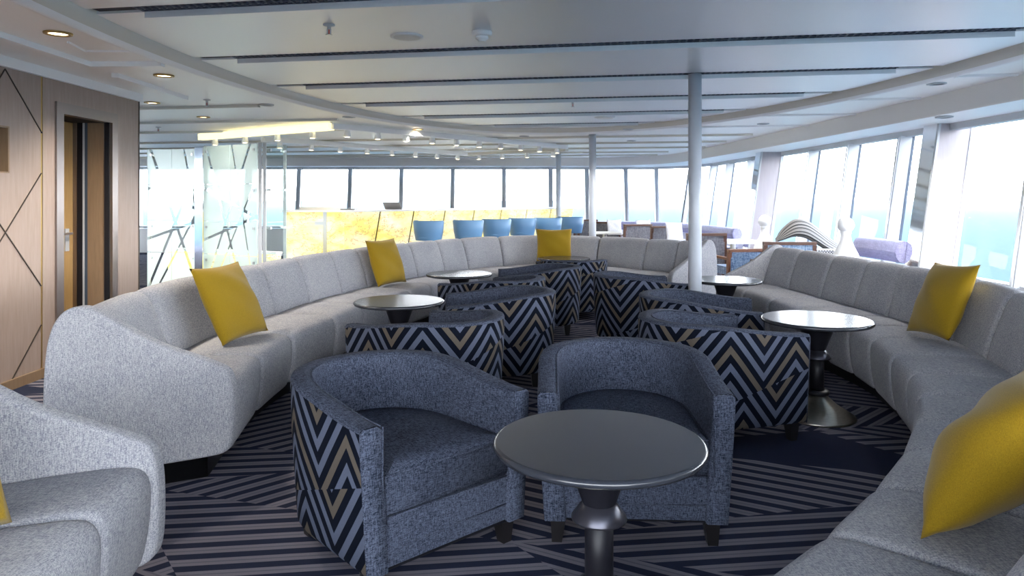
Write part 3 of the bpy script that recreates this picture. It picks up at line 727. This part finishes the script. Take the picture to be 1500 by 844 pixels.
proto = chair_proto()
chairs = [  # x, y, facing vector, label
    (-0.475, 2.78, (0.678, -0.735), 'tub chair angled beside the matt dark table, zigzag side and open tweed seat showing'),
    (0.485, 3.06, (-0.05, -1.0), 'blue tweed tub chair facing straight across the matt dark table, its zigzag outside hidden'),
    (1.12, 4.06, (0.954, 0.30), 'zigzag-backed tub chair facing the table with the full brushed steel cone foot'),
    (1.29, 4.95, (0.97, -0.2), 'zigzag-backed tub chair between the front column and the table with full cone foot'),
    (1.12, 6.30, (0.98, 0.2), 'zigzag-backed tub chair just behind the front column, facing the table by the sofa end'),
    (-0.43, 4.14, (-0.75, 0.66), 'zigzag tub chair with its long side just behind the angled tweed chair'),
    (-0.08, 5.18, (-0.99, -0.1), 'zigzag tub chair at the white-reflecting table, second back from the angled tweed chair'),
    (-0.10, 6.08, (-0.70, 0.71), 'zigzag tub chair showing only an arm top, beside the second table along the sofa'),
    (0.29, 7.05, (-0.99, -0.1), 'zigzag tub chair with round back to the aisle, at the second table along the sofa'),
    (0.69, 7.93, (-0.12, 1.0), 'zigzag tub chair turned squarely to the table below the farthest cushion'),
]
for i, (x_, y_, fv, lb) in enumerate(chairs):
    c = proto if i == 0 else copy_tree(proto)
    c.location = (x_, y_, 0); c.rotation_euler = (0, 0, math.atan2(fv[1], fv[0])+math.pi/2); c['label'] = lb; c['group'] = 'zigzag tub chairs'

# ------------------------------------------------------------------ pedestal tables
def table_proto():
    t = thing('pedestal_table', 'x', 'table'); R = 0.32
    MB().lathe([(R-0.02, 0.566), (R-0.006, 0.569), (R, 0.578), (R-0.003, 0.587), (R-0.012, 0.592)], 64).build('table_top', 'tabletop', t, True)
    MB().lathe([(0.115, 0.5655), (0.105, 0.55), (0.05, 0.405), (0.046, 0.39)], 32).build('funnel', 'black', t, True)
    MB().lathe([(0.046, 0.408), (0.055, 0.40), (0.083, 0.362), (0.083, 0.356), (0.047, 0.356)], 32).build('flare_ring', 'darksteel', t, True)
    MB().lathe([(0.043, 0.10), (0.043, 0.40)], 28).build('stem', 'black', t, True)
    MB().lathe([(0.05, 0.165), (0.07, 0.16), (0.074, 0.148), (0.066, 0.138), (0.05, 0.135)], 28).build('collar', 'black', t, True)
    MB().lathe([(0.215, 0.0), (0.222, 0.006), (0.218, 0.014), (0.12, 0.075), (0.062, 0.128), (0.055, 0.136)], 48).build('foot_cone', 'brushed', t, True)
    return t
tp = table_proto()
tables = [(0.262, 2.137, 'matt dark round pedestal table in front of the two plain tweed chairs'),
    (1.84, 4.29, 'round pedestal table with its whole brushed steel cone foot in view'),
    (1.91, 6.35, 'small round pedestal table between the front column and the window sofa end'),
    (-0.80, 5.04, 'round pedestal table shining white, beside the long zigzag chair side'),
    (-0.51, 6.85, 'round pedestal table further along the long sofa, beside two zigzag chairs'),
    (0.63, 8.63, 'round pedestal table below the cushion under the blue stools')]
for i, (x_, y_, lb) in enumerate(tables):
    c = tp if i == 0 else copy_tree(tp); c.location = (x_, y_, 0); c['label'] = lb; c['group'] = 'round pedestal tables'

# ------------------------------------------------------------------ glass screen
def screen(a, b, label, z1=1.95, cols=2, mat='etched'):
    t = thing('glass_screen', label, 'glass screen', (a[0], a[1], 0))
    A = Vector((0, 0, 0)); B = Vector((b[0]-a[0], b[1]-a[1], 0)); d = B.normalized(); nn = Vector((-d.y, d.x, 0)); L = B.length
    zs = [0.02, 0.62, 1.03, 1.49, z1]
    for i in range(cols):
        for j in range(4):
            s0, s1 = L*i/cols+0.004, L*(i+1)/cols-0.004; q0, q1 = zs[j]+0.004, zs[j+1]-0.004
            v = []; uv = []
            for off in (0, 0.01):
                for s_, z in ((s0, q0), (s1, q0), (s1, q1), (s0, q1)): p = d*s_+nn*off; v.append((p.x, p.y, z)); uv.append((s_, z))
            mesh('glass_pane', v, [(0,1,2,3),(7,6,5,4),(0,4,5,1),(1,5,6,2),(2,6,7,3),(3,7,4,0)], mat, t, uv=uv)
            for s_ in (s0+0.05, s1-0.05) if cols == 1 else ((s0+0.06,) if i == 0 else (s1-0.06,)):
                p = d*s_-nn*0.012; MB().bar((p.x, p.y, q1-0.07), (p.x+nn.x*0.06, p.y+nn.y*0.06, q1-0.07), 0.028, 0.028).build('standoff', 'steel', t)
    for s_ in (0, L): MB().bar((d.x*s_+nn.x*0.04, d.y*s_+nn.y*0.04, 0), (d.x*s_+nn.x*0.04, d.y*s_+nn.y*0.04, z1+0.01), 0.035, 0.025).build('post', 'whiteframe', t)
    return t
screen((-4.73, 9.2), (-4.02, 9.05), 'etched glass screen closer to the wood wall corner', 1.95)
screen((-3.88, 8.92), (-3.02, 8.42), 'etched glass screen between the other screen and a clear return pane', 1.97)
screen((-2.93, 8.50), (-2.79, 8.82), 'narrow clear glass return with metal brackets', 1.97, 1, 'clearpane')
for x0, y0, lb in ((-3.97, 9.02, 'mirrored post between the two etched glass screens'),):
    o = MB().box((-0.05, -0.03, 0), (0.05, 0.03, 1.96)).build('mirror_post', 'mirror'); o.location = (x0, y0, 0); tag(o, lb, 'post')

# ------------------------------------------------------------------ onyx bar
bar = thing('bar_counter', 'backlit yellow onyx bar counter with slanting joints', 'bar', (-2.84, 12.04, 0))
bA, bB = Vector((0, 0, 0)), Vector((4.22, 3.76, 0)); bd_ = (bB-bA).normalized(); bn = Vector((-bd_.y, bd_.x, 0))
BZ = 1.08
for i in range(8):
    s0, s1 = bB.length*i/8, bB.length*(i+1)/8; g = 0.02
    p = [bd_*(s0+g-0.12 if True else 0)+bn*0.12, bd_*(s1-g-0.12)+bn*0.12, bd_*(s1-g), bd_*(s0+g)]
    v = [(p[0].x, p[0].y, 0.1), (p[1].x, p[1].y, 0.1), (p[2].x, p[2].y, BZ), (p[3].x, p[3].y, BZ)]; v += [(a+bn.x*0.03, b+bn.y*0.03, c) for a, b, c in v]
    mesh('onyx_panel', v, [(0,1,2,3),(7,6,5,4),(0,4,5,1),(1,5,6,2),(2,6,7,3),(3,7,4,0)], 'onyx', bar)
for s0, s1 in ((-1.02, -0.36), (-0.30, 0.0)):
    MB().box((s0, 0.0, 0.1), (s1-0.01, 0.04, BZ)).build('onyx_panel', 'onyx', bar)
MB().box((-0.362, -0.01, 0.05), (-0.302, 0.05, BZ)).build('hinge_post', 'steel', bar)
MB().box((-0.5, -0.03, 0.86), (-0.3, 0.0, 0.92)).build('latch', 'steel', bar)
v = []
top = [Vector((-1.05, -0.04, 0)), Vector((0.02, -0.04, 0)), bB-bn*0.06+bd_*0.03, bB+bn*0.6+bd_*0.03, Vector((0, 0.8, 0)), Vector((-1.05, 0.8, 0))]
mesh('bar_top', [(p.x, p.y, BZ) for p in top]+[(p.x, p.y, BZ+0.03) for p in top], [tuple(range(6)), tuple(range(6, 12))]+[(k, (k+1) % 6, 6+(k+1) % 6, 6+k) for k in range(6)], 'white', bar)
mesh('bar_core', [(p.x*0.97, p.y*0.97+0.12, z) for z in (0, BZ-0.01) for p in (Vector((-1.0, 0.0, 0)), Vector((0, 0.02, 0)), bB+bn*0.12, bB+bn*0.5, Vector((0, 0.7, 0)), Vector((-1.0, 0.7, 0)))],
     [tuple(range(6)), tuple(range(6, 12))]+[(k, (k+1) % 6, 6+(k+1) % 6, 6+k) for k in range(6)], 'inlay', bar)
lp_ = at_d(578, 305, 13.0); t = thing('laptop', 'open dark grey laptop standing on the bar top', 'laptop', (lp_.x, 12.95, BZ+0.03))
MB().box((-0.15, -0.1, 0), (0.15, 0.1, 0.015)).build('keyboard_base', 'laptop', t)
mesh('screen', [(-0.15, -0.1, 0.015), (0.15, -0.1, 0.015), (0.12, -0.17, 0.13), (-0.18, -0.17, 0.13)]+[(-0.15, -0.09, 0.015), (0.15, -0.09, 0.015), (0.12, -0.16, 0.13), (-0.18, -0.16, 0.13)], [(0,1,2,3),(7,6,5,4),(0,4,5,1),(1,5,6,2),(2,6,7,3),(3,7,4,0)], 'laptop', t)
lp_ = at_d(511, 306, 12.6)
o = MB().box((-0.16, -0.1, 0), (0.16, 0.1, 0.02)).build('tray', 'laptop'); o.location = (lp_.x, 12.45, BZ+0.031); tag(o, 'flat dark tray lying on the bar top', 'tray')
lp_ = at_d(470, 303, 12.4)
o = MB().box((-0.35, -0.18, 0), (0.35, 0.18, 0.05)).build('stone_slab', 'cream'); o.location = (lp_.x, 12.5, BZ+0.031); tag(o, 'low cream slab on the end of the bar top', 'slab')
low = thing('added_glow_wall', 'low glowing yellow wall added behind the etched glass screens', 'added glow wall', (-4.7, 9.75, 0))  # glowing wall added so the lower screens show yellow light
MB().bar((0, 0, 0.30), (1.75, -0.75, 0.30), 0.06, 0.60).build('onyx_panel', 'onyx', low); MB().bar((0, 0, 0.62), (1.75, -0.75, 0.62), 0.12, 0.03).build('cap', 'white', low)
# stools
def stool_proto():
    t = thing('bar_stool', 'x', 'stool'); N = 16; rows_o = []; 
    def ring(r, z, a0=math.radians(-15), a1=math.radians(195)):
        return [(r*math.cos(a0+(a1-a0)*k/N), r*0.9*math.sin(a0+(a1-a0)*k/N), z) for k in range(N+1)]
    rows = [ring(0.20, 0.60), ring(0.225, 0.75), ring(0.24, 0.915), ring(0.232, 0.925), ring(0.205, 0.925), ring(0.198, 0.915), ring(0.19, 0.75), ring(0.18, 0.62)]
    mb = MB().sheet(rows); n = N+1
    mb.f.append(tuple(i*n for i in range(8))); mb.f.append(tuple(i*n+N for i in range(8)))
    mb.build('backrest', 'bluestool', t, True)
    MB().tube(ring(0.222, 0.925), 0.012, 6).build('rim_piping', 'bluedark', t, True)
    MB().lathe([(0.17, 0.60), (0.19, 0.62), (0.19, 0.68), (0.15, 0.70)], 24).build('seat', 'bluestool', t, True)
    MB().lathe([(0.03, 0.03), (0.03, 0.60)], 12).build('stem', 'steel', t, True)
    MB().lathe([(0.2, 0), (0.2, 0.012), (0.03, 0.04)], 24).build('foot', 'steel', t, True)
    return t
sp = stool_proto()
sl = ['next to the onyx end door', 'second from the onyx end door', 'third from the onyx end door', 'fourth from the onyx end door', 'above the farthest cushion', 'at the far end of the bar beside the column']
for i, (xc, wpx, yt, rot) in enumerate(((628, 48, 324, 0.2), (686, 30, 323, 0.5), (727, 32, 321.5, 0.5), (765, 34, 320, 0.4), (803, 30, 319.5, 0.5), (836, 31, 318, 0.3))):
    d = F*(H-0.925)/(yt-HY); c = sp if i == 0 else copy_tree(sp); c.location = ((xc-CX)/F*d, d, 0); c.rotation_euler = (0, 0, math.pi+rot-0.6)
    if i == 0: c.scale = (1.15, 1.1, 1)
    c['label'] = 'blue leather bar stool '+sl[i]; c['group'] = 'blue bar stools'

# ------------------------------------------------------------------ canopy beams with spotlights over the bar
def beam(label, a, b, z, w, h, mat, name='canopy_beam'):
    t = thing(name, label, 'beam', (a[0], a[1], z))
    MB().bar((0, 0, 0), (b[0]-a[0], b[1]-a[1], 0), w, h).build('beam_box', mat, t)
    MB().bar((0, 0, h/2+0.001), (b[0]-a[0], b[1]-a[1], h/2+0.001), w*0.4, 0.03).build('hanger_rail', 'white', t)
    return t
ZB = 2.2
def spots(a, b, n, label, z):
    for k in range(n):
        s_ = (k+0.5)/n; p = (a[0]+(b[0]-a[0])*s_, a[1]+(b[1]-a[1])*s_)
        t = thing('spotlight', label, 'spotlight', (p[0], p[1], z), group=label)
        MB().lathe([(0.035, -0.085), (0.05, -0.08), (0.036, -0.001)], 10).build('shade', 'lampwhite', t)
        MB().lathe([(0.03, -0.088), (0.03, -0.086)], 10).build('lens', 'warmlamp', t)
        L = bpy.data.lights.new('bulb', 'SPOT'); L.energy = 16; L.spot_size = 2.2; L.spot_blend = 0.9; L.shadow_soft_size = 0.05; L.color = (1, 0.93, 0.75)
        lo = bpy.data.objects.new('bulb', L); COL.objects.link(lo); lo.parent = t; lo.location = (0, 0, -0.1)
A0, A1, A2 = (-4.6, 10.5), (-2.28, 8.95), (0.95, 12.6)
beam('canopy beam with painted-in yellow glow above the glass screens', A0, A1, ZB+0.02, 0.10, 0.09, 'beamglow'); beam('long white canopy beam running over the bar', A1, A2, ZB+0.02, 0.12, 0.06, 'white')
spots(A0, A1, 4, 'white spotlight on the yellow canopy beam', ZB-0.026); spots(A1, A2, 10, 'white spotlight on the long white canopy beam', ZB-0.011)
B0, B1 = (-3.75, 10.7), (-0.9, 14.3)
beam('inner white canopy beam behind the first', B0, B1, ZB, 0.12, 0.06, 'white'); spots(B0, B1, 8, 'white spotlight on the inner canopy beam', ZB-0.031)
beam('far white canopy beam closing the bar canopy', B1, (1.0, 13.0), ZB, 0.12, 0.05, 'cream'); spots(B1, (1.0, 13.0), 4, 'white spotlight on the far canopy beam', ZB-0.026)

# ------------------------------------------------------------------ window-side furniture
def armchair(name, label, loc, rz, w, zt, fabric, frame, group=None):
    t = thing(name, label, 'chair', (*loc, 0), rz, group)
    h = w/2
    MB().box((-h+0.03, 0.22, 0.36), (h-0.03, 0.27, zt-0.03)).build('back_panel', fabric, t)
    for sx in (-1, 1):
        MB().bar((sx*(h-0.02), 0.20, 0), (sx*(h-0.02), 0.25, zt-0.036), 0.045, 0.05, up=(0,1,0)).build('back_post', frame, t)
        MB().bar((sx*(h-0.02), -0.24, 0), (sx*(h-0.02), -0.24, 0.55), 0.045, 0.045, up=(0,1,0)).build('leg', frame, t)
        MB().box((sx*(h-0.02)-0.022, -0.27, 0.555), (sx*(h-0.02)+0.022, 0.22, 0.585)).build('arm', frame, t)
    MB().box((-h, 0.21, zt-0.035), (h, 0.285, zt)).build('top_rail', frame, t)
    MB().box((-h+0.045, -0.25, 0.36), (h-0.045, 0.20, 0.46)).build('seat', fabric, t)
    return t
armchair('armchair', 'blue woven armchair with dark wood frame behind the window sofa', (3.14, 8.25), math.pi-0.05, 0.58, 0.825, 'bluewoven', 'darkwood')
armchair('armchair', 'pale blue woven chair with red-brown frame behind the long sofa end', (2.86, 9.0), math.pi+0.15, 0.5, 0.69, 'bluewoven', 'redwood')
FC = [(861, 15.6, 0.1), (897, 14.5, 2.6), (926, 13.2, 3.4), (968, 12.4, 3.3), (1026, 9.9, 3.2)]
fl = ['beside the second column', 'holding a white pillow next to the low white table', 'turned sideways with a white pillow against it', 'with broad back to the long sofa', 'low behind the long sofa, beyond the front column']
for i, (x_, d, rz) in enumerate(FC):
    armchair('dining_chair', 'dark woven chair '+fl[i], ((x_-CX)/F*d, d), rz, 0.55, 0.84, 'greywoven', 'darkwood', 'dark chairs by the windows')
for i, (x_, y_, d, lb) in enumerate(((900, 333, 14.0, 'leaning on a chair by the second column'), (943, 334, 13.6, 'on the middle chair'), (988, 340, 11.7, 'standing by the front column'))):
    q = at_d(x_, y_, d); o = cushion('white pillow '+lb, q, (0.9, 0.3, 0), (0.1, 0.2, 0.95), 0.32, 0.05, seed=20+i); o.name = 'pillow'
    o.data.materials.clear(); o.data.materials.append(MATS['whitecloth']); o['category'] = 'pillow'; o['group'] = 'white pillows'
# low white tables among them
q = at_d(886, 340, 13.5); t = thing('low_table', 'low white table beside the second column', 'table', (q.x, q.y, 0)); z = q.z
MB().box((-0.28, -0.25, z-0.03), (0.28, 0.25, z)).build('table_top', 'seatwhite', t); MB().lathe([(0.04, 0), (0.04, z-0.031)], 12).build('stem', 'steel', t)
t = thing('low_table', 'white side table next to the pale blue chair', 'table', (3.25, 10.45, 0)); MB().box((-0.35, -0.3, 0.66), (0.35, 0.3, 0.70)).build('table_top', 'seatwhite', t); MB().lathe([(0.04, 0), (0.04, 0.659)], 12).build('stem', 'steel', t)
# lavender benches along the windows
def bench(label, pts, z0, z1):
    t = thing('window_bench', label, 'bench', (pts[0][0], pts[0][1], 0)); o0 = Vector(pts[0])
    dn = catmull([Vector(p)-o0 for p in pts], 6); rows = []; rs = []; bs = []
    for i, p in enumerate(dn):
        tg = (dn[min(i+1, len(dn)-1)]-dn[max(i-1, 0)]).normalized(); nn = Vector((-tg.y, tg.x))
        if (Vector((0, 8))-p-o0).dot(nn) < 0: nn = -nn
        rows.append([(p.x+nn.x*0.09*math.cos(a), p.y+nn.y*0.09*math.cos(a), (z0+z1)/2+(z1-z0)/2*math.sin(a)) for a in [2*math.pi*k/12 for k in range(13)]])
        rs.append([(p.x+nn.x*u, p.y+nn.y*u, z) for u, z in ((0.0, 0.15), (0.0, 0.44), (0.25, 0.44), (0.3, 0.40), (0.3, 0.15))])
    mb = MB().sheet(rows); mb.f += [tuple(range(13)), tuple(len(mb.v)-13+k for k in range(13))]
    mb.build('bolster', 'lavender', t, True); MB().sheet(rs).build('seat', 'lavender', t)
    return t
bench('lavender window bench curving round the far corner', [(1.9, 16.6), (2.7, 16.5), (3.3, 16.0), (3.75, 15.0), (3.95, 13.6), (4.0, 12.6)], 0.58, 0.78)
bench('lavender window bench behind the window sofa', [(4.17, 8.5), (4.18, 8.1), (4.18, 7.8), (4.17, 7.55)], 0.62, 0.86)
# pawn-shaped lamps on small tables
def pawn(x, d, ytop, hd, label):
    X = (x-CX)/F*d; zt = H-(ytop-HY)*d/F; r = hd/2; z0 = zt-0.5
    tb = thing('side_table', 'small white stand under the pawn lamp at the '+('pillar' if x < 1200 else 'striped lounger'), 'table', (X, d, 0))
    MB().lathe([(0.2, z0-0.03), (0.2, z0-0.001)], 24).build('table_top', 'seatwhite', tb); MB().lathe([(0.16, 0), (0.16, 0.015), (0.03, 0.03), (0.03, z0-0.031)], 16).build('stem', 'steel', tb)
    t = thing('pawn_lamp', label, 'lamp', (X, d, z0))
    prof = [(0.15, 0.0), (0.148, 0.03), (0.125, 0.10), (0.085, 0.18), (0.056, 0.25), (0.049, 0.30), (0.058, 0.35)]
    MB().lathe(prof, 28).build('body', 'lampwhite', t, True)
    zc = 0.5-r; MB().lathe([(max(0.002, r*math.sin(a)), zc-r*math.cos(a)) for a in [math.pi*k/14 for k in range(1, 15)]], 28).build('head', 'lampwhite', t, True)
pawn(1120, 9.6, 315, 0.165, 'white pawn-shaped lamp in front of the far wood pillar')
pawn(1239, 7.75, 318, 0.175, 'white pawn-shaped lamp at the low end of the striped lounger')
# striped wave lounger
t = thing('wave_lounger', 'wave-shaped lounger with grey and black striped cover', 'lounger', (3.85, 9.0, 0))
up_ = [(1138, 348), (1148, 333), (1163, 321.5), (1180, 322), (1198, 334), (1216, 349), (1232, 360)]; lo_ = [(1139, 353), (1150, 350), (1166, 345), (1182, 347), (1197, 355), (1210, 363), (1222, 368)]
U = catmull([at_d(*p, 9.25)-Vector((3.85, 9.0, 0)) for p in up_], 4); Lw = catmull([at_d(*p, 8.95)-Vector((3.85, 9.0, 0)) for p in lo_], 4)
v = []; uv = []; n = len(U); f = []
for k in range(n):
    for s_ in range(6):
        q = Lw[k].lerp(U[k], s_/5); v.append(tuple(q+Vector((0, -0.05*math.sin(math.pi*s_/5), 0)))); uv.append((k/n, s_/5))
for k in range(n):
    for s_ in range(6):
        q = Lw[k].lerp(U[k], s_/5)+Vector((0, 0.06, -0.02)); v.append(tuple(q)); uv.append((k/n, s_/5))
m6 = n*6
for k in range(n-1):
    for s_ in range(5):
        a = k*6+s_; f.append((a, a+1, a+7, a+6)); f.append((m6+a, m6+a+6, m6+a+7, m6+a+1))
    f.append((k*6, k*6+6, m6+k*6+6, m6+k*6)); f.append((k*6+5, m6+k*6+5, m6+k*6+11, k*6+11))
f.append(tuple([s_ for s_ in range(6)]+[m6+s_ for s_ in range(5, -1, -1)])); f.append(tuple([(n-1)*6+s_ for s_ in range(6)]+[m6+(n-1)*6+s_ for s_ in range(5, -1, -1)]))
mesh('striped_back', v, f, 'stripes', t, True, uv)
MB().box((-0.42, -0.35, 0.55), (0.38, 0.1, 0.68)).build('seat', 'check', t)
MB().box((-0.38, -0.3, 0.0), (-0.34, 0.05, 0.55)).box((0.3, -0.3, 0.0), (0.34, 0.05, 0.55)).build('leg_frame', 'steel', t)
